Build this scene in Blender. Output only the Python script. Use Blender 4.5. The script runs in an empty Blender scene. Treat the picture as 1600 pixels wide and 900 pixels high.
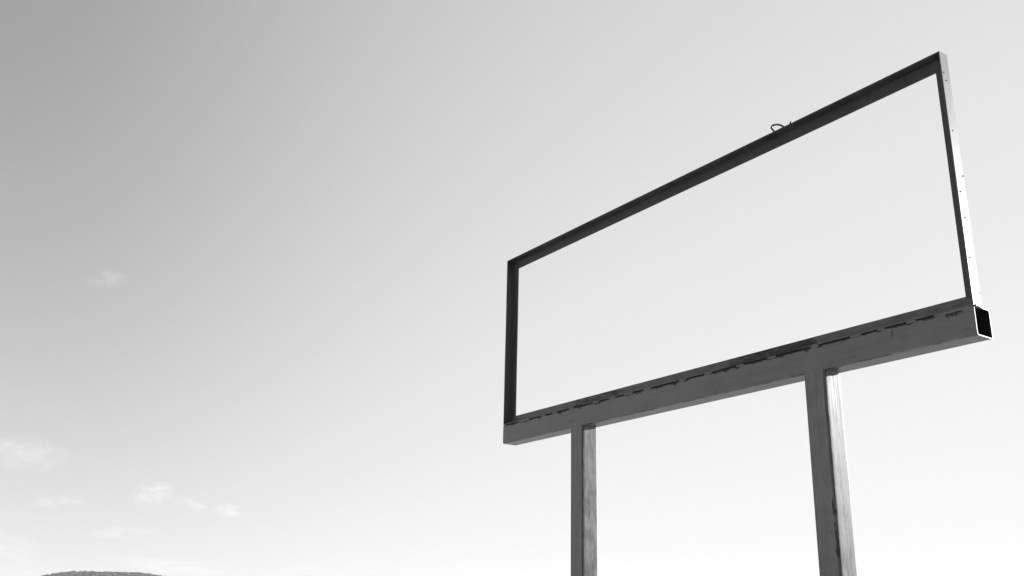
import bpy, math, random
import numpy as np
from mathutils import Matrix, Vector, noise

sc = bpy.context.scene
col = sc.collection
R = math.radians

# ------------------------------------------------------------------ camera
# world axes: +X along the sign's beam, +Y away from the viewer, +Z up, metres
pitch, yaw, roll = 0.32707, -0.97377, 0.02241
cam_d = bpy.data.cameras.new('camera')
cam = bpy.data.objects.new('camera', cam_d)
col.objects.link(cam)
fwd = Vector((math.sin(yaw) * math.cos(pitch), math.cos(yaw) * math.cos(pitch), math.sin(pitch)))
rgt = Vector((math.cos(yaw), -math.sin(yaw), 0))
up = rgt.cross(fwd)
r2 = rgt * math.cos(roll) + up * math.sin(roll)
u2 = up * math.cos(roll) - rgt * math.sin(roll)
CAM = Vector((4.37752, -2.93924, 1.59691))
cam.matrix_world = Matrix(((r2.x, u2.x, -fwd.x, CAM.x), (r2.y, u2.y, -fwd.y, CAM.y),
                           (r2.z, u2.z, -fwd.z, CAM.z), (0, 0, 0, 1)))
cam_d.sensor_width = 36
cam_d.lens = 36 * 1535.1 / 1600
cam_d.clip_start = 0.05
cam_d.clip_end = 60000
sc.camera = cam

# ------------------------------------------------------------------ light
SUN_AZ, SUN_EL = R(9.5), R(18)          # azimuth from +Y towards +X
sun_dir = Vector((math.sin(SUN_AZ) * math.cos(SUN_EL), math.cos(SUN_AZ) * math.cos(SUN_EL), math.sin(SUN_EL)))

world = bpy.data.worlds.new('World')
sc.world = world
world.use_nodes = True
nt = world.node_tree
bg = nt.nodes['Background']
sky = nt.nodes.new('ShaderNodeTexSky')
sky.sky_type = 'NISHITA'
sky.sun_disc = False
sky.sun_elevation = SUN_EL
sky.sun_rotation = SUN_AZ
sky.altitude = 200
sky.air_density = 1.0
sky.dust_density = 0.0
sky.ozone_density = 1.0


def wmath(op, a, b=None):
    n = nt.nodes.new('ShaderNodeMath')
    n.operation = op
    for i, v in enumerate((a, b)):
        if v is None:
            continue
        if isinstance(v, (int, float)):
            n.inputs[i].default_value = v
        else:
            nt.links.new(v, n.inputs[i])
    return n.outputs[0]


# black-and-white film behind a polarising filter: luminance of the physical sky,
# darkened by scattering polarisation (strongest 90 degrees from the sun), film shoulder
bw = nt.nodes.new('ShaderNodeRGBToBW')
nt.links.new(sky.outputs[0], bw.inputs[0])
tc = nt.nodes.new('ShaderNodeTexCoord')
dot = nt.nodes.new('ShaderNodeVectorMath')
dot.operation = 'DOT_PRODUCT'
nt.links.new(tc.outputs['Generated'], dot.inputs[0])
dot.inputs[1].default_value = sun_dir
s2 = wmath('SUBTRACT', 1.0, wmath('MULTIPLY', dot.outputs['Value'], dot.outputs['Value']))
pol = wmath('SUBTRACT', 1.0, wmath('MULTIPLY', wmath('POWER', s2, 6.0), 0.57))
raw = wmath('MULTIPLY', bw.outputs[0], pol)
x = wmath('MULTIPLY', raw, 0.62)
g = wmath('DIVIDE', raw, wmath('POWER', wmath('ADD', wmath('POWER', x, 1.7), 1.0), 1 / 1.7))
nt.links.new(g, bg.inputs[0])
bg.inputs[1].default_value = 0.15

sun_l = bpy.data.lights.new('sun', 'SUN')
sun_l.energy = 3.2
sun_l.angle = R(0.53)
sun_l.color = (1, 1, 1)                 # the photograph is monochrome
sun = bpy.data.objects.new('sun', sun_l)
col.objects.link(sun)
sun.rotation_euler = sun_dir.to_track_quat('Z', 'Y').to_euler()
sun.location = (20, 60, 40)

vs = sc.view_settings
vs.view_transform = 'Standard'
vs.look = 'None'
vs.gamma = 1
vs.exposure = 2.0
vs.use_curve_mapping = False
cy = sc.cycles
cy.max_bounces = 8
cy.volume_bounces = 1
cy.use_denoising = True


# ------------------------------------------------------------------ helpers
def tag(o, label=None, cat=None, group=None, kind=None):
    for k, v in (('label', label), ('category', cat), ('group', group), ('kind', kind)):
        if v:
            o[k] = v
    return o


def add_obj(name, verts, faces, mats, parent=None, loc=(0, 0, 0), smooth=None, mat_idx=None):
    me = bpy.data.meshes.new(name)
    me.from_pydata([tuple(v) for v in verts], [], faces)
    for m in (mats if isinstance(mats, (list, tuple)) else [mats]):
        me.materials.append(m)
    if mat_idx:
        me.polygons.foreach_set('material_index', mat_idx)
    if smooth is not None:
        me.shade_smooth()
        me.set_sharp_from_angle(angle=R(smooth))
    me.update()
    o = bpy.data.objects.new(name, me)
    col.objects.link(o)
    o.parent = parent
    o.location = loc
    return o


class N:
    """small wrapper for building material node trees"""

    def __init__(self, name):
        self.m = bpy.data.materials.new(name)
        self.m.use_nodes = True
        self.t = self.m.node_tree
        self.bsdf = self.t.nodes['Principled BSDF']
        self.tc = self.t.nodes.new('ShaderNodeTexCoord')
        self.obj = self.tc.outputs['Object']

    def put(self, sock, v):
        if isinstance(v, (int, float)):
            sock.default_value = v
        elif isinstance(v, tuple):
            sock.default_value = v
        else:
            self.t.links.new(v, sock)

    def math(self, op, *a, clamp=False):
        n = self.t.nodes.new('ShaderNodeMath')
        n.operation = op
        n.use_clamp = clamp
        for i, v in enumerate(a):
            self.put(n.inputs[i], v)
        return n.outputs[0]

    def vmul(self, v, s):
        n = self.t.nodes.new('ShaderNodeVectorMath')
        n.operation = 'MULTIPLY'
        self.put(n.inputs[0], v)
        n.inputs[1].default_value = s
        return n.outputs[0]

    def noise(self, vec, scale, detail=4, rough=.55, dist=0.0):
        n = self.t.nodes.new('ShaderNodeTexNoise')
        self.put(n.inputs['Vector'], vec)
        n.inputs['Scale'].default_value = scale
        n.inputs['Detail'].default_value = detail
        n.inputs['Roughness'].default_value = rough
        n.inputs['Distortion'].default_value = dist
        return n.outputs[0]

    def step(self, v, a, b, lo=0.0, hi=1.0):
        n = self.t.nodes.new('ShaderNodeMapRange')
        n.interpolation_type = 'SMOOTHSTEP'
        self.put(n.inputs[0], v)
        for i, q in enumerate((a, b, lo, hi)):
            self.put(n.inputs[1 + i], q)
        return n.outputs[0]

    def sep(self, v):
        n = self.t.nodes.new('ShaderNodeSeparateXYZ')
        self.put(n.inputs[0], v)
        return n.outputs

    def mix(self, f, a, b):
        return self.math('ADD', self.math('MULTIPLY', a, self.math('SUBTRACT', 1.0, f)), self.math('MULTIPLY', b, f))

    def bump(self, h, strength, dist):
        n = self.t.nodes.new('ShaderNodeBump')
        n.inputs['Strength'].default_value = strength
        n.inputs['Distance'].default_value = dist
        self.put(n.inputs['Height'], h)
        self.t.links.new(n.outputs[0], self.bsdf.inputs['Normal'])

    def out(self, base, rough, spec=.5):
        self.put(self.bsdf.inputs['Base Color'], base)
        self.put(self.bsdf.inputs['Roughness'], rough)
        self.bsdf.inputs['Specular IOR Level'].default_value = spec
        return self.m


def paint(name, base, streak, rough=.41, rust=None, spec=.5, mottle=None, where=None, contrast=1.0):
    """weathered grey enamel on steel; streak = coordinate stretch along the bar;
    rust(n, p) returns a 0-1 mask of corrosion and other dark marks"""
    n = N(name)
    st = n.vmul(n.obj, streak)
    a = n.noise(st, 1.0, 5, .6)
    b = n.noise(n.obj, 9, 5, .6)
    c = n.noise(n.obj, 160, 3, .6)
    v = n.math('ADD', n.math('MULTIPLY', n.step(a, .3, .72), .55), n.math('MULTIPLY', n.step(b, .3, .7), .45))
    colr = n.math('MULTIPLY', base, n.math('ADD', .74, n.math('MULTIPLY', v, .5)))
    colr = n.math('MULTIPLY', colr, n.math('ADD', .9, n.math('MULTIPLY', c, .2)))
    if mottle:
        # patchy chalked and worn paint
        md = n.noise(n.vmul(n.obj, mottle), 1.0, 5, .62, .6)
        me_ = n.noise(n.vmul(n.obj, mottle), 3.3, 4, .6)
        w = n.math('ADD', n.math('MULTIPLY', n.step(md, .34, .66), .65), n.math('MULTIPLY', n.step(me_, .35, .65), .35))
        k = where(n, n.sep(n.obj)) if where else 1.0
        colr = n.math('MULTIPLY', colr, n.math('ADD', 1.0, n.math('MULTIPLY', k, n.math('MULTIPLY', n.math('SUBTRACT', w, .5), contrast))))
        v = n.mix(n.math('MULTIPLY', k, .55), v, w)
    # pin-point chips all over
    chip = n.step(n.noise(n.obj, 95, 2, .5), .715, .74)
    amp = .36 if mottle else .18
    rg = n.math('ADD', rough - amp / 2, n.math('MULTIPLY', v, amp))
    mask = chip
    if rust:
        mask = n.math('MAXIMUM', chip, rust(n, n.sep(n.obj)))
    colr = n.mix(mask, colr, .016)
    rg = n.mix(mask, rg, .85)
    n.bump(n.math('ADD', n.math('MULTIPLY', a, .6), n.math('SUBTRACT', n.math('MULTIPLY', b, .5), n.math('MULTIPLY', mask, .4))), .22, .004)
    return n.out(colr, rg, spec)


# ------------------------------------------------------------------ setting: ground, hill, haze
def ground_mat():
    n = N('dry_earth')
    a = n.noise(n.obj, .06, 6, .6)
    b = n.noise(n.obj, 3.0, 6, .65)
    v = n.math('ADD', n.math('MULTIPLY', n.step(a, .3, .7), .12), n.math('MULTIPLY', n.step(b, .25, .75), .12))
    n.bump(b, .6, .05)
    return n.out(n.math('ADD', .26, v), .95, .2)


GX = 6000.0
gv, gf = [], []
ring = [0, 3, 8, 20, 60, 200, 700, 2200, GX]
NS = 96
gv.append((0, 0, 0))
for r in ring[1:]:
    for k in range(NS):
        t = 2 * math.pi * k / NS
        h = 0.0 if r < 100 else 1.5 * noise.noise((r * math.cos(t) * .004, r * math.sin(t) * .004, 3))
        gv.append((r * math.cos(t), r * math.sin(t), h))
for k in range(NS):
    gf.append((0, 1 + k, 1 + (k + 1) % NS))
for j in range(len(ring) - 2):
    for k in range(NS):
        a0 = 1 + j * NS
        gf.append((a0 + k, a0 + NS + k, a0 + NS + (k + 1) % NS, a0 + (k + 1) % NS))
ground = add_obj('ground', gv, gf, ground_mat())
tag(ground, 'dry bare earth plain under the empty sign', kind='structure')

# wooded hill on the left skyline, 1.5 km off
HAZ, HD = R(-77.1), 1500.0
hc = Vector((CAM.x + HD * math.sin(HAZ), CAM.y + HD * math.cos(HAZ), 0))
hx = Vector((math.cos(HAZ), -math.sin(HAZ), 0))      # to the right as seen from the sign
hy = Vector((math.sin(HAZ), math.cos(HAZ), 0))       # away
HH = 49.5


CREST = [(-700, -4), (-620, -3), (-400, 2), (-250, 12), (-160, 27), (-105, 38.2), (-75, 46.6), (-56, 51.4), (-45, 53), (-21, 54.3),
         (0, 54.8), (20, 55), (40, 54.7), (57, 53.4), (80, 50.3), (113, 44.5), (180, 33), (280, 18), (420, 5), (600, -2), (800, -4)]


def hill_h(s, d):
    h = -4.0
    for (s0, h0), (s1, h1) in zip(CREST, CREST[1:]):
        if s0 <= s <= s1:
            h = h0 + (h1 - h0) * (s - s0) / (s1 - s0)
            break
    h = h - 5.4 + .9 * noise.noise((s * .02, d * .012, 7.3))
    return (h + 8) * math.exp(-(d / 330.0) ** 2) - 8


hv, hf = [], []
NX, NY = 90, 70
for j in range(NY + 1):
    for i in range(NX + 1):
        s, d = -620 + 1400 * i / NX, -780 + 1560 * j / NY
        q = hc + hx * s + hy * d
        hv.append((q.x, q.y, hill_h(s, d)))
for j in range(NY):
    for i in range(NX):
        a0 = j * (NX + 1) + i
        hf.append((a0, a0 + 1, a0 + NX + 2, a0 + NX + 1))
hm = N('hill_scrub')
hill = add_obj('hill', hv, hf, hm.out(hm.math('ADD', .05, hm.math('MULTIPLY', hm.noise(hm.obj, .05, 5), .06)), .95, .1), smooth=60)
tag(hill, 'low rounded wooded hill on the left skyline', kind='structure')


def forest():
    rng = random.Random(11)
    # unit crown: a lumpy shell of leaf clumps, a few variants
    variants = []
    for vi in range(7):
        vs_, fs_ = [], []
        for k in range(34):
            z = rng.uniform(-1, 1)
            t = rng.uniform(0, 2 * math.pi)
            rr = math.sqrt(1 - z * z) * rng.uniform(.55, 1.06)
            c = Vector((rr * math.cos(t), rr * math.sin(t), z * rng.uniform(.7, 1.1)))
            a = Vector((rng.gauss(0, 1), rng.gauss(0, 1), rng.gauss(0, 1))).normalized()
            b = a.cross(Vector((rng.gauss(0, 1), rng.gauss(0, 1), rng.gauss(0, 1)))).normalized()
            sz = rng.uniform(.22, .42)
            i0 = len(vs_)
            for (p, q) in ((-1, -.7), (.8, -1), (1, .8), (-.7, 1)):
                vs_.append(c + a * sz * p + b * sz * q)
            fs_.append((i0, i0 + 1, i0 + 2, i0 + 3))
        # slender trunk
        i0 = len(vs_)
        for z, w in ((-3.2, .1), (-.2, .05)):
            for k in range(4):
                vs_.append(Vector((w * math.cos(k * 1.571), w * math.sin(k * 1.571), z)))
        for k in range(4):
            fs_.append((i0 + k, i0 + (k + 1) % 4, i0 + 4 + (k + 1) % 4, i0 + 4 + k))
        variants.append((np.array([tuple(v) for v in vs_]), np.array(fs_)))
    V, F, M, off = [], [], [], 0
    count = 0
    while count < 9000:
        s, d = rng.uniform(-250, 280), rng.uniform(-270, 80)
        h = hill_h(s, d)
        if h < 6:
            continue
        count += 1
        v, f = variants[rng.randrange(7)]
        r = rng.uniform(1.3, 2.2)
        hgt = r * rng.uniform(.75, 1.1)
        t = rng.uniform(0, 6.28)
        cs, sn = math.cos(t), math.sin(t)
        q = hc + hx * s + hy * d
        w = np.empty_like(v)
        w[:, 0] = (v[:, 0] * cs - v[:, 1] * sn) * r + q.x
        w[:, 1] = (v[:, 0] * sn + v[:, 1] * cs) * r + q.y
        w[:, 2] = v[:, 2] * hgt + h + hgt * 1.25
        V.append(w)
        F.append(f + off)
        off += len(v)
    V = np.concatenate(V)
    F = np.concatenate(F)
    me = bpy.data.meshes.new('hill_forest')
    me.vertices.add(len(V))
    me.vertices.foreach_set('co', V.astype(np.float32).ravel())
    me.loops.add(F.size)
    me.loops.foreach_set('vertex_index', F.astype(np.int32).ravel())
    me.polygons.add(len(F))
    me.polygons.foreach_set('loop_start', np.arange(0, F.size, 4, dtype=np.int32))
    me.update(calc_edges=True)
    n = N('leaves')
    me.materials.append(n.out(n.math('ADD', .035, n.math('MULTIPLY', n.step(n.noise(n.obj, .12, 4), .3, .7), .07)), .7, .2))
    o = bpy.data.objects.new('hill_forest', me)
    col.objects.link(o)
    tag(o, 'dense wood of small trees covering the low hill', 'forest', kind='stuff')


forest()

# the air: one even box round everything near the ground
bx = 6300.0
zt, zb = 78.0, -6.0
hzv = [(sx * bx, sy * bx, z) for z in (zb, zt) for sx, sy in ((-1, -1), (1, -1), (1, 1), (-1, 1))]
hzf = [(3, 2, 1, 0), (4, 5, 6, 7), (0, 1, 5, 4), (1, 2, 6, 5), (2, 3, 7, 6), (3, 0, 4, 7)]
hz_m = bpy.data.materials.new('thin_air')
hz_m.use_nodes = True
ht = hz_m.node_tree
ht.nodes.remove(ht.nodes['Principled BSDF'])
pv = ht.nodes.new('ShaderNodeVolumePrincipled')
pv.inputs['Color'].default_value = (.85, .85, .85, 1)
pv.inputs['Density'].default_value = 0.00011
ht.links.new(pv.outputs[0], ht.nodes['Material Output'].inputs['Volume'])
haze = add_obj('haze', hzv, hzf, hz_m)
tag(haze, 'thin pale haze lying over the whole plain', 'haze', kind='stuff')

# ------------------------------------------------------------------ the empty sign
ZB = 2.5                    # underside of the beam
L, D, H = 2.7186, .089, .100
HF, A, TH = .948, .049, .0052
W = .0951
PX = (.5916, 2.0208)

root = bpy.data.objects.new('sign_frame', None)
col.objects.link(root)
root.empty_display_size = .3
root.location = (L / 2, D / 2, 0)
tag(root, 'empty grey steel sign frame on a square beam and two square posts', 'sign frame')


def rel(x, y, z):
    return (x - root.location.x, y - root.location.y, z)


def round_rect(w, h, r, seg=5, inset=0.0):
    """ccw outline of a rounded rectangle 0..w x 0..h"""
    pts = []
    w0, h0, w1, h1 = inset, inset, w - inset, h - inset
    r = max(r - inset, .0015)
    for cx, cy_, a0 in ((w1 - r, h0 + r, -90), (w1 - r, h1 - r, 0), (w0 + r, h1 - r, 90), (w0 + r, h0 + r, 180)):
        arc = []
        for k in range(seg + 1):
            a = R(a0 + 90 * k / seg)
            arc.append((cx + r * math.cos(a), cy_ + r * math.sin(a)))
        e = .0012                       # support points keep the flats flat under smooth shading
        t0, t1 = R(a0), R(a0 + 90)
        arc.insert(0, (arc[0][0] + e * math.sin(t0), arc[0][1] - e * math.cos(t0)))
        arc.append((arc[-1][0] - e * math.sin(t1), arc[-1][1] + e * math.cos(t1)))
        pts += arc
    return pts


def tube(w, h, r, t, stations, axis):
    """hollow section, its outline in the two other axes; open ends; slot 1 = inside"""
    o_, i_ = round_rect(w, h, r), round_rect(w, h, r, inset=t)
    n = len(o_)
    vv, ff, mi = [], [], []

    def P(q, s):
        return (s, q[0], q[1]) if axis == 'x' else (q[0], q[1], s)
    for s in stations:
        vv += [P(q, s) for q in o_] + [P(q, s) for q in i_]
    m = len(stations)
    for j in range(m - 1):
        a0, b0 = j * 2 * n, (j + 1) * 2 * n
        for k in range(n):
            k2 = (k + 1) % n
            f = (a0 + k, a0 + k2, b0 + k2, b0 + k)
            ff.append(f if axis == 'z' else f[::-1] if False else f)
            mi.append(0)
            ff.append((a0 + n + k2, a0 + n + k, b0 + n + k, b0 + n + k2))
            mi.append(1)
    for a0, flip in ((0, False), ((m - 1) * 2 * n, True)):
        for k in range(n):
            k2 = (k + 1) % n
            f = (a0 + k, a0 + n + k, a0 + n + k2, a0 + k2)
            ff.append(f[::-1] if flip else f)
            mi.append(2)
    return vv, ff, mi


GAPS = [(.009, .142), (.241, .343), (.376, .442), (.479, .579), (.615, .764), (.808, .883), (.93, .993),
        (1.051, 1.125), (1.176, 1.356), (1.395, 1.509), (1.546, 1.686), (1.724, 1.851), (1.89, 2.061),
        (2.096, 2.239), (2.283, 2.355), (2.381, 2.47), (2.505, 2.573)]


def beam_rust(n, p):
    # black corrosion in the unwelded seam under the rail, bleeding down the face in drips
    xs = n.vmul(n.obj, (1, 0, 0))
    drip = n.math('POWER', n.noise(xs, 17, 4, .7), 7.0)
    thick = n.math('MULTIPLY', n.step(n.noise(xs, 7, 2), .42, .7), .0045)
    edge = n.math('SUBTRACT', n.math('SUBTRACT', .0972, thick), n.math('MULTIPLY', drip, .36))
    edge = n.math('SUBTRACT', edge, n.math('MULTIPLY', n.noise(n.obj, 140, 3), .004))
    seam = n.step(n.math('SUBTRACT', p[2], edge), -.0006, .0015)
    seam = n.math('MULTIPLY', seam, n.step(p[0], 2.59, 2.60, 1.0, .15))
    # a cluster of chipped spots near the right end
    dx = n.math('POWER', n.math('DIVIDE', n.math('SUBTRACT', p[0], 2.648), .046), 2.0)
    dz = n.math('POWER', n.math('DIVIDE', n.math('SUBTRACT', p[2], .0885), .012), 2.0)
    near = n.math('SUBTRACT', 1.0, n.math('ADD', dx, dz), clamp=True)
    spots = n.step(n.math('MULTIPLY', n.noise(n.obj, 75, 3, .6), n.math('POWER', near, .3)), .33, .43)
    # two thin run marks
    run = 0.0
    for x0, z0, amp in ((2.411, .045, .9), (2.463, .066, .45), (1.418, .081, 1.0), (1.426, .084, 1.0), (1.409, .086, .9)):
        wob = n.math('MULTIPLY', n.math('SUBTRACT', n.noise(n.obj, 40, 2), .5), .006)
        line = n.math('SUBTRACT', 1.0, n.math('DIVIDE', n.math('ABSOLUTE', n.math('SUBTRACT', n.math('ADD', p[0], wob), x0)), .0045), clamp=True)
        line = n.math('MULTIPLY', line, n.step(p[2], z0, z0 + .03))
        run = n.math('MAXIMUM', run, n.math('MULTIPLY', line, amp))
    return n.math('MAXIMUM', n.math('MAXIMUM', seam, spots), run)


def rail_rust(n, p):
    # dark corroded stretches on the upstand of the bottom rail
    reg = n.math('MAXIMUM',
                 n.math('MULTIPLY', n.step(p[0], 1.38, 1.75), n.step(p[0], 2.02, 2.12, 1.0, 0.0)),
                 n.math('MULTIPLY', n.math('MULTIPLY', n.step(p[0], .5, .62), n.step(p[0], .85, 1.1, 1.0, 0.0)), .75))
    b = n.noise(n.vmul(n.obj, (.35, 1, 1)), 42, 4, .65)
    return n.math('MULTIPLY', n.step(n.math('MULTIPLY', n.math('ADD', reg, .1), b), .28, .56), .88)


def post_rust_and_strip(n, p, chip_amount):
    # ragged dark strip down the front right corner, black chips half-way up
    b = n.noise(n.vmul(n.obj, (1, 1, .22)), 85, 4, .6)
    wob = n.math('MULTIPLY', n.math('SUBTRACT', n.noise(n.vmul(n.obj, (0, 0, 1)), 18, 3), .5), .004)
    xx = n.math('ADD', p[0], wob)
    strip = n.math('MULTIPLY', n.step(xx, .0835, .087), n.step(p[1], .008, .012, 1.0, 0.0))
    strip = n.math('MULTIPLY', strip, n.step(b, .3, .6, .35, .7))
    ed = n.math('MULTIPLY', n.step(xx, .076, .081), n.step(p[1], .004, .006, 1.0, 0.0))
    zz = n.math('MULTIPLY', n.step(p[2], 1.72, 1.86), n.step(p[2], 2.04, 2.12, 1.0, 0.0))
    chips = n.step(n.math('MULTIPLY', n.math('MULTIPLY', ed, b), n.math('ADD', .25, n.math('MULTIPLY', zz, chip_amount))), .52, .58)
    # rust round the weld at the top
    top = n.math('MULTIPLY', n.step(p[2], 2.482, 2.5), n.step(n.noise(n.obj, 60, 4, .6), .42, .62))
    top = n.math('MULTIPLY', top, n.step(p[1], .005, .009))
    # hairline crack in the paint of the side
    cr = n.math('ADD', n.math('ADD', .04, n.math('MULTIPLY', n.math('SUBTRACT', 2.5, p[2]), .06)), n.math('MULTIPLY', n.math('SUBTRACT', n.noise(n.vmul(n.obj, (0, 0, 1)), 22, 3), .5), .008))
    crack = n.math('SUBTRACT', 1.0, n.math('DIVIDE', n.math('ABSOLUTE', n.math('SUBTRACT', p[1], cr)), .0016), clamp=True)
    crack = n.math('MULTIPLY', n.math('MULTIPLY', crack, n.step(p[2], 2.2, 2.26)), n.math('MULTIPLY', n.step(p[0], .09, .094), chip_amount))
    top = n.math('MAXIMUM', top, crack)
    return n.math('MAXIMUM', n.math('MAXIMUM', strip, chips), n.math('MULTIPLY', top, .7))


M_beam = paint('grey_enamel_beam', .085, (3.5, 45, 45), rough=.39, rust=beam_rust, mottle=(9, 30, 30), contrast=1.7,
               where=lambda n, p: n.step(p[2], .002, .006, 1.0, 0.06))
side = lambda n, p: n.step(p[1], .004, .008, .3, 1.0)
M_post = [paint('grey_enamel_post', .095, (70, 70, 2.5), rough=.515, rust=lambda n, p, a=a: post_rust_and_strip(n, p, a),
                mottle=(30, 34, 9), where=side, contrast=1.2) for a in (0.0, .85)]
M_rail_h = paint('dark_enamel_rail', .022, (3.5, 60, 60), rough=.47, spec=.4, mottle=(14, 14, 14))
M_rail_b = paint('rusted_enamel_rail', .055, (3.5, 60, 60), rust=rail_rust, mottle=(9, 30, 30))
M_rail_v = paint('dark_enamel_stile', .022, (60, 60, 3.0), rough=.51, spec=.45)
M_weld = paint('painted_weld', .09, (80, 80, 80))
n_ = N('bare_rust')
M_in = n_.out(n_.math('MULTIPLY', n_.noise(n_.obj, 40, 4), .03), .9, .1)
n_ = N('cut_edge')
M_cut = n_.out(n_.math('ADD', .08, n_.math('MULTIPLY', n_.noise(n_.obj, 120, 3), .25)), .5, .5)
n_ = N('rusty_screw')
M_screw = n_.out(n_.math('MULTIPLY', n_.noise(n_.obj, 300, 2), .04), .8, .3)
n_ = N('dark_wire')
M_wire = n_.out(n_.math('ADD', .02, n_.math('MULTIPLY', n_.noise(n_.obj, 200, 2), .03)), .6, .4)

# beam
st = [L * k / 24 for k in range(25)]
vv, ff, mi = tube(D, H, .008, .0031, st, 'x')
beam = add_obj('beam', vv, ff, [M_beam, M_in, M_cut], root, rel(0, 0, ZB), 35, mi)
beam['label'] = 'square grey tube beam with an open black right end'

# posts
zs = [-.35, 0, .5, 1.0, 1.5, 2.0, 2.3, ZB + .0072]
for px, pm in zip(PX, M_post):
    vv, ff, mi = tube(W, D - .001, .0045, .0044, zs, 'z')
    add_obj('post', vv, ff, [pm, M_in, M_cut], root, rel(px, .0005, 0), 35, mi)


# angle-iron rails, mitred: profile in (u = inward from the outer edge, y = depth)
def angle_profile():
    r = .0015
    return [(0, 0), (TH - r, 0), (TH, r), (TH, A - TH - .004), (TH + .0012, A - TH - .0012), (TH + .004, A - TH),
            (A - r, A - TH), (A, A - TH + r), (A, A), (0.0015, A), (0, A - .0015)]


def rail(name, kind, mat):
    pr = angle_profile()
    n = len(pr)
    vv, ff = [], []
    z0, z1 = H + .0014, H + HF
    seg = 12
    for k in range(seg + 1):
        f = k / seg
        for (u, yy) in pr:
            wz = .0022 * noise.noise((f * 3.1, 4.2, 1.7)) * math.sin(math.pi * f)
            wx = .0018 * noise.noise((f * 2.7, 9.2, len(kind))) * math.sin(math.pi * f)
            if kind == 'top':
                vv.append((u + (L - 2 * u) * f, yy + wx, z1 - u + wz))
            elif kind == 'bottom':
                vv.append((u + (L - 2 * u) * f, yy, z0 + u))
            elif kind == 'left':
                vv.append((u + wx, yy, z0 + u + (z1 - z0 - 2 * u) * f))
            else:
                vv.append((L - u + wx, yy, z0 + u + (z1 - z0 - 2 * u) * f))
    for k in range(seg):
        for i in range(n):
            i2 = (i + 1) % n
            f = (k * n + i, k * n + i2, (k + 1) * n + i2, (k + 1) * n + i)
            ff.append(f if kind in ('top', 'right') else f[::-1])
    return add_obj(name, vv, ff, mat, root, rel(0, 0, ZB), 35)


rt = rail('rail', 'top', M_rail_h)
rt['label'] = 'top rail of dark angle iron'
rb = rail('rail', 'bottom', M_rail_b)
rb['label'] = 'bottom rail of angle iron with patches of rust'
rl = rail('stile', 'left', M_rail_v)
rl['label'] = 'far stile of angle iron, wholly in shade'
rr = rail('stile', 'right', M_rail_v)
rr['label'] = 'near stile of angle iron, sunlit on its outer side'


def bead(x0, x1, y0, z0, r, seed, parent, yz=(1.0, 1.0), axis='x'):
    """a lumpy weld bead"""
    rng = random.Random(seed)
    m = max(4, int((x1 - x0) / .0035))
    k_ = 7
    vv, ff = [], []
    for j in range(m + 1):
        f = j / m
        e = math.sqrt(max(0.0, 1 - (2 * f - 1) ** 6)) * (.85 + .3 * rng.random())
        e = max(e, .05)
        for k in range(k_):
            t = 2 * math.pi * k / k_
            c, s = r * e * yz[0] * math.cos(t), r * e * yz[1] * math.sin(t)
            if axis == 'x':
                vv.append((x0 + (x1 - x0) * f, y0 + c, z0 + s))
            else:
                vv.append((z0 + s, x0 + (x1 - x0) * f, y0 + c))
    for j in range(m):
        for k in range(k_):
            k2 = (k + 1) % k_
            ff.append((j * k_ + k, j * k_ + k2, (j + 1) * k_ + k2, (j + 1) * k_ + k))
    ff.append(tuple(range(k_))[::-1])
    ff.append(tuple(m * k_ + k for k in range(k_)))
    o = add_obj('weld_bead', vv, ff, M_weld, parent, (0, 0, 0), 60)
    return o


# stitch welds between the gaps, sitting in the groove where the rail meets the beam's round edge
ends = [0.0] + [v for gp in GAPS for v in gp] + [L]
for i in range(0, len(ends), 2):
    a0, a1 = ends[i], ends[i + 1]
    if a1 - a0 < .012:
        continue
    bead(a0 - .004, a1 + .004, .0042, H - .0022, .0056, i, beam, (.9, 1.15))
# lumps where the posts meet the beam and where the near stile meets the beam's end
for k, px in enumerate(PX):
    bead(.010, D - .008, -.001, px + W + .002, .006, 50 + k, beam, (1.1, .9), 'y')
bead(.002, A + .002, H + .001, L - .003, .0058, 60, beam, (1, 1), 'y')

# small dark screws in the outer face of the near stile
SCREWS = [(.0131, .9661), (.0223, .9359), (.0193, .7382), (.0445, .5725), (.0172, .5076), (.0245, .4133), (.0186, .2697), (.0455, .1505)]
sv, sf = [], []
for j, (r, hx_) in enumerate(((.0025, -.002), (.0025, .0007), (.0017, .0012))):
    for k in range(8):
        t = 2 * math.pi * k / 8
        sv.append((hx_, r * math.cos(t), r * math.sin(t)))
for j in range(2):
    for k in range(8):
        k2 = (k + 1) % 8
        sf.append((j * 8 + k, j * 8 + k2, (j + 1) * 8 + k2, (j + 1) * 8 + k))
sf.append(tuple(16 + k for k in range(8)))
s0 = None
for (yy, zz) in SCREWS:
    if s0 is None:
        s0 = add_obj('screw', sv, sf, M_screw, rr, (L, yy, zz), 40)
    else:
        s1 = s0.copy()
        col.objects.link(s1)
        s1.parent = rr
        s1.location = (L, yy, zz)

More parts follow.
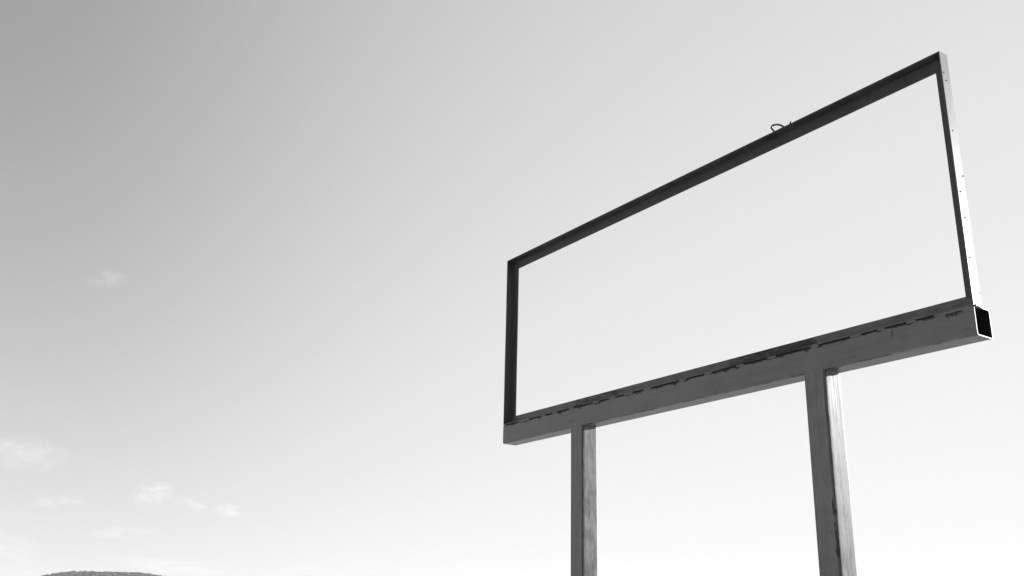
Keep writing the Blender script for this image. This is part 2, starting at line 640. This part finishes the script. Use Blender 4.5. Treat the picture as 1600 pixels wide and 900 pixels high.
# ------------------------------------------------------------------ bit of wire left on the top rail
def wire(path, r, k_=8):
    vv, ff = [], []
    # Catmull-Rom resample
    P = [Vector(q) for q in path]
    P = [P[0] * 2 - P[1]] + P + [P[-1] * 2 - P[-2]]
    C = []
    for i in range(1, len(P) - 2):
        for s in range(6):
            t = s / 6
            a, b, c, d = P[i - 1], P[i], P[i + 1], P[i + 2]
            C.append(.5 * ((2 * b) + (c - a) * t + (2 * a - 5 * b + 4 * c - d) * t * t + (3 * b - a - 3 * c + d) * t ** 3))
    C.append(P[-2])
    for i, c in enumerate(C):
        d = (C[min(i + 1, len(C) - 1)] - C[max(i - 1, 0)]).normalized()
        a = d.cross(Vector((0, 1, .2))).normalized()
        b = d.cross(a)
        for k in range(k_):
            t = 2 * math.pi * k / k_
            vv.append(c + a * r * math.cos(t) + b * r * math.sin(t))
    for j in range(len(C) - 1):
        for k in range(k_):
            k2 = (k + 1) % k_
            ff.append((j * k_ + k, j * k_ + k2, (j + 1) * k_ + k2, (j + 1) * k_ + k))
    ff.append(tuple(range(k_))[::-1])
    ff.append(tuple((len(C) - 1) * k_ + k for k in range(k_)))
    return vv, ff


WZ = 1.048
vv, ff = wire([(1.962, .016, WZ - .001), (1.951, .017, 1.058), (1.9431, .018, 1.0693), (1.9356, .020, 1.082), (1.9405, .022, 1.0915),
               (1.9618, .022, 1.0868), (1.9814, .021, 1.0754), (1.994, .020, 1.0641), (2.006, .018, 1.054), (2.016, .016, WZ + .0008),
               (2.028, .016, WZ + .002), (2.035, .017, 1.054), (2.0385, .018, 1.066)], .0041)
wl = add_obj('wire_loop', vv, ff, M_wire, None, (0, 0, ZB))
tag(wl, 'small bent loop of dark wire sticking up from the top rail', 'wire')

# ------------------------------------------------------------------ clouds
def cloud(az, el, w, h, slant, dens, seed, label):
    dist = 9500.0
    rng = random.Random(seed)
    n_lat, n_lon = 18, 28
    vv, ff = [], []
    for i in range(n_lat + 1):
        th = math.pi * i / n_lat
        for k in range(n_lon):
            ph = 2 * math.pi * k / n_lon
            q = Vector((math.sin(th) * math.cos(ph), math.sin(th) * math.sin(ph), math.cos(th)))
            s = 1 + .28 * noise.noise(q * 1.9 + Vector((seed * 3.1, 0, 0))) + .12 * noise.noise(q * 4.5 + Vector((0, seed * 1.7, 0)))
            vv.append(q * s)
    for i in range(n_lat):
        for k in range(n_lon):
            k2 = (k + 1) % n_lon
            ff.append((i * n_lon + k, (i + 1) * n_lon + k, (i + 1) * n_lon + k2, i * n_lon + k2))
    m = bpy.data.materials.new('cloud_vapour')
    m.use_nodes = True
    t = m.node_tree
    t.nodes.remove(t.nodes['Principled BSDF'])
    n = N.__new__(N)
    n.m, n.t = m, t
    n.tc = t.nodes.new('ShaderNodeTexCoord')
    n.obj = n.tc.outputs['Object']
    ln = t.nodes.new('ShaderNodeVectorMath')
    ln.operation = 'LENGTH'
    t.links.new(n.obj, ln.inputs[0])
    fall = n.step(ln.outputs['Value'], .15, .95, 1.0, 0.0)
    mp = t.nodes.new('ShaderNodeMapping')
    mp.inputs['Location'].default_value = (seed * 2.3, seed * 1.1, 0)
    mp.inputs['Scale'].default_value = (1.5, 1.2, 1.1)
    t.links.new(n.obj, mp.inputs[0])
    nz = n.noise(mp.outputs[0], 1.5, 6, .65, .8)
    d = n.math('MULTIPLY', n.math('MULTIPLY', n.step(nz, .38, .68), fall), dens * .95 / (w * dist))
    pv_ = t.nodes.new('ShaderNodeVolumePrincipled')
    pv_.inputs['Color'].default_value = (.98, .98, .98, 1)
    pv_.inputs['Anisotropy'].default_value = 0.0
    t.links.new(d, pv_.inputs['Density'])
    t.links.new(pv_.outputs[0], t.nodes['Material Output'].inputs['Volume'])
    o = add_obj('cloud', vv, ff, m)
    a, e = R(az), R(el)
    wdir = Vector((math.sin(a) * math.cos(e), math.cos(a) * math.cos(e), math.sin(e)))
    o.location = CAM + wdir * dist
    o.rotation_euler = (0, -R(slant), -a)
    o.scale = (w * dist * .55, w * dist * .4, h * dist * .62)
    tag(o, label, 'cloud', 'thin clouds low on the left')


CL = [(-79.23, 17.32, .0554, .0169, 18, .5, 'faint high wisp of cloud alone in the grey sky at left'),
      (-81.99, 7.65, .0977, .0326, 0, .8, 'broad soft cloud cut by the left edge of the picture'),
      (-79.94, 5.36, .0619, .013, 5, .5, 'small faint streak of cloud below the broad left cloud'),
      (-75.29, 6.08, .0521, .0248, 10, 1.0, 'brightest ragged cloud puff above the hill'),
      (-73.25, 5.66, .0619, .0104, -14, .6, 'thin tail of cloud linking the two small puffs'),
      (-71.29, 5.42, .0339, .0156, 0, .9, 'small round puff ending the thin cloud tail'),
      (-76.62, 4.01, .0847, .013, 3, .5, 'flat pale cloud streak midway between puff and hilltop'),
      (-81.94, 2.91, .0782, .0326, -10, .5, 'pale cloud at the left edge beside the hill'),
      (-74.0, 2.42, .1303, .0156, -3, .7, 'long pale cloud band just right above the hilltop'),
      (-66.95, 2.45, .0456, .0104, 0, .3, 'very faint small cloud low to the right of the hill')]
for i, c in enumerate(CL):
    cloud(*c[:6], i + 1, c[6])
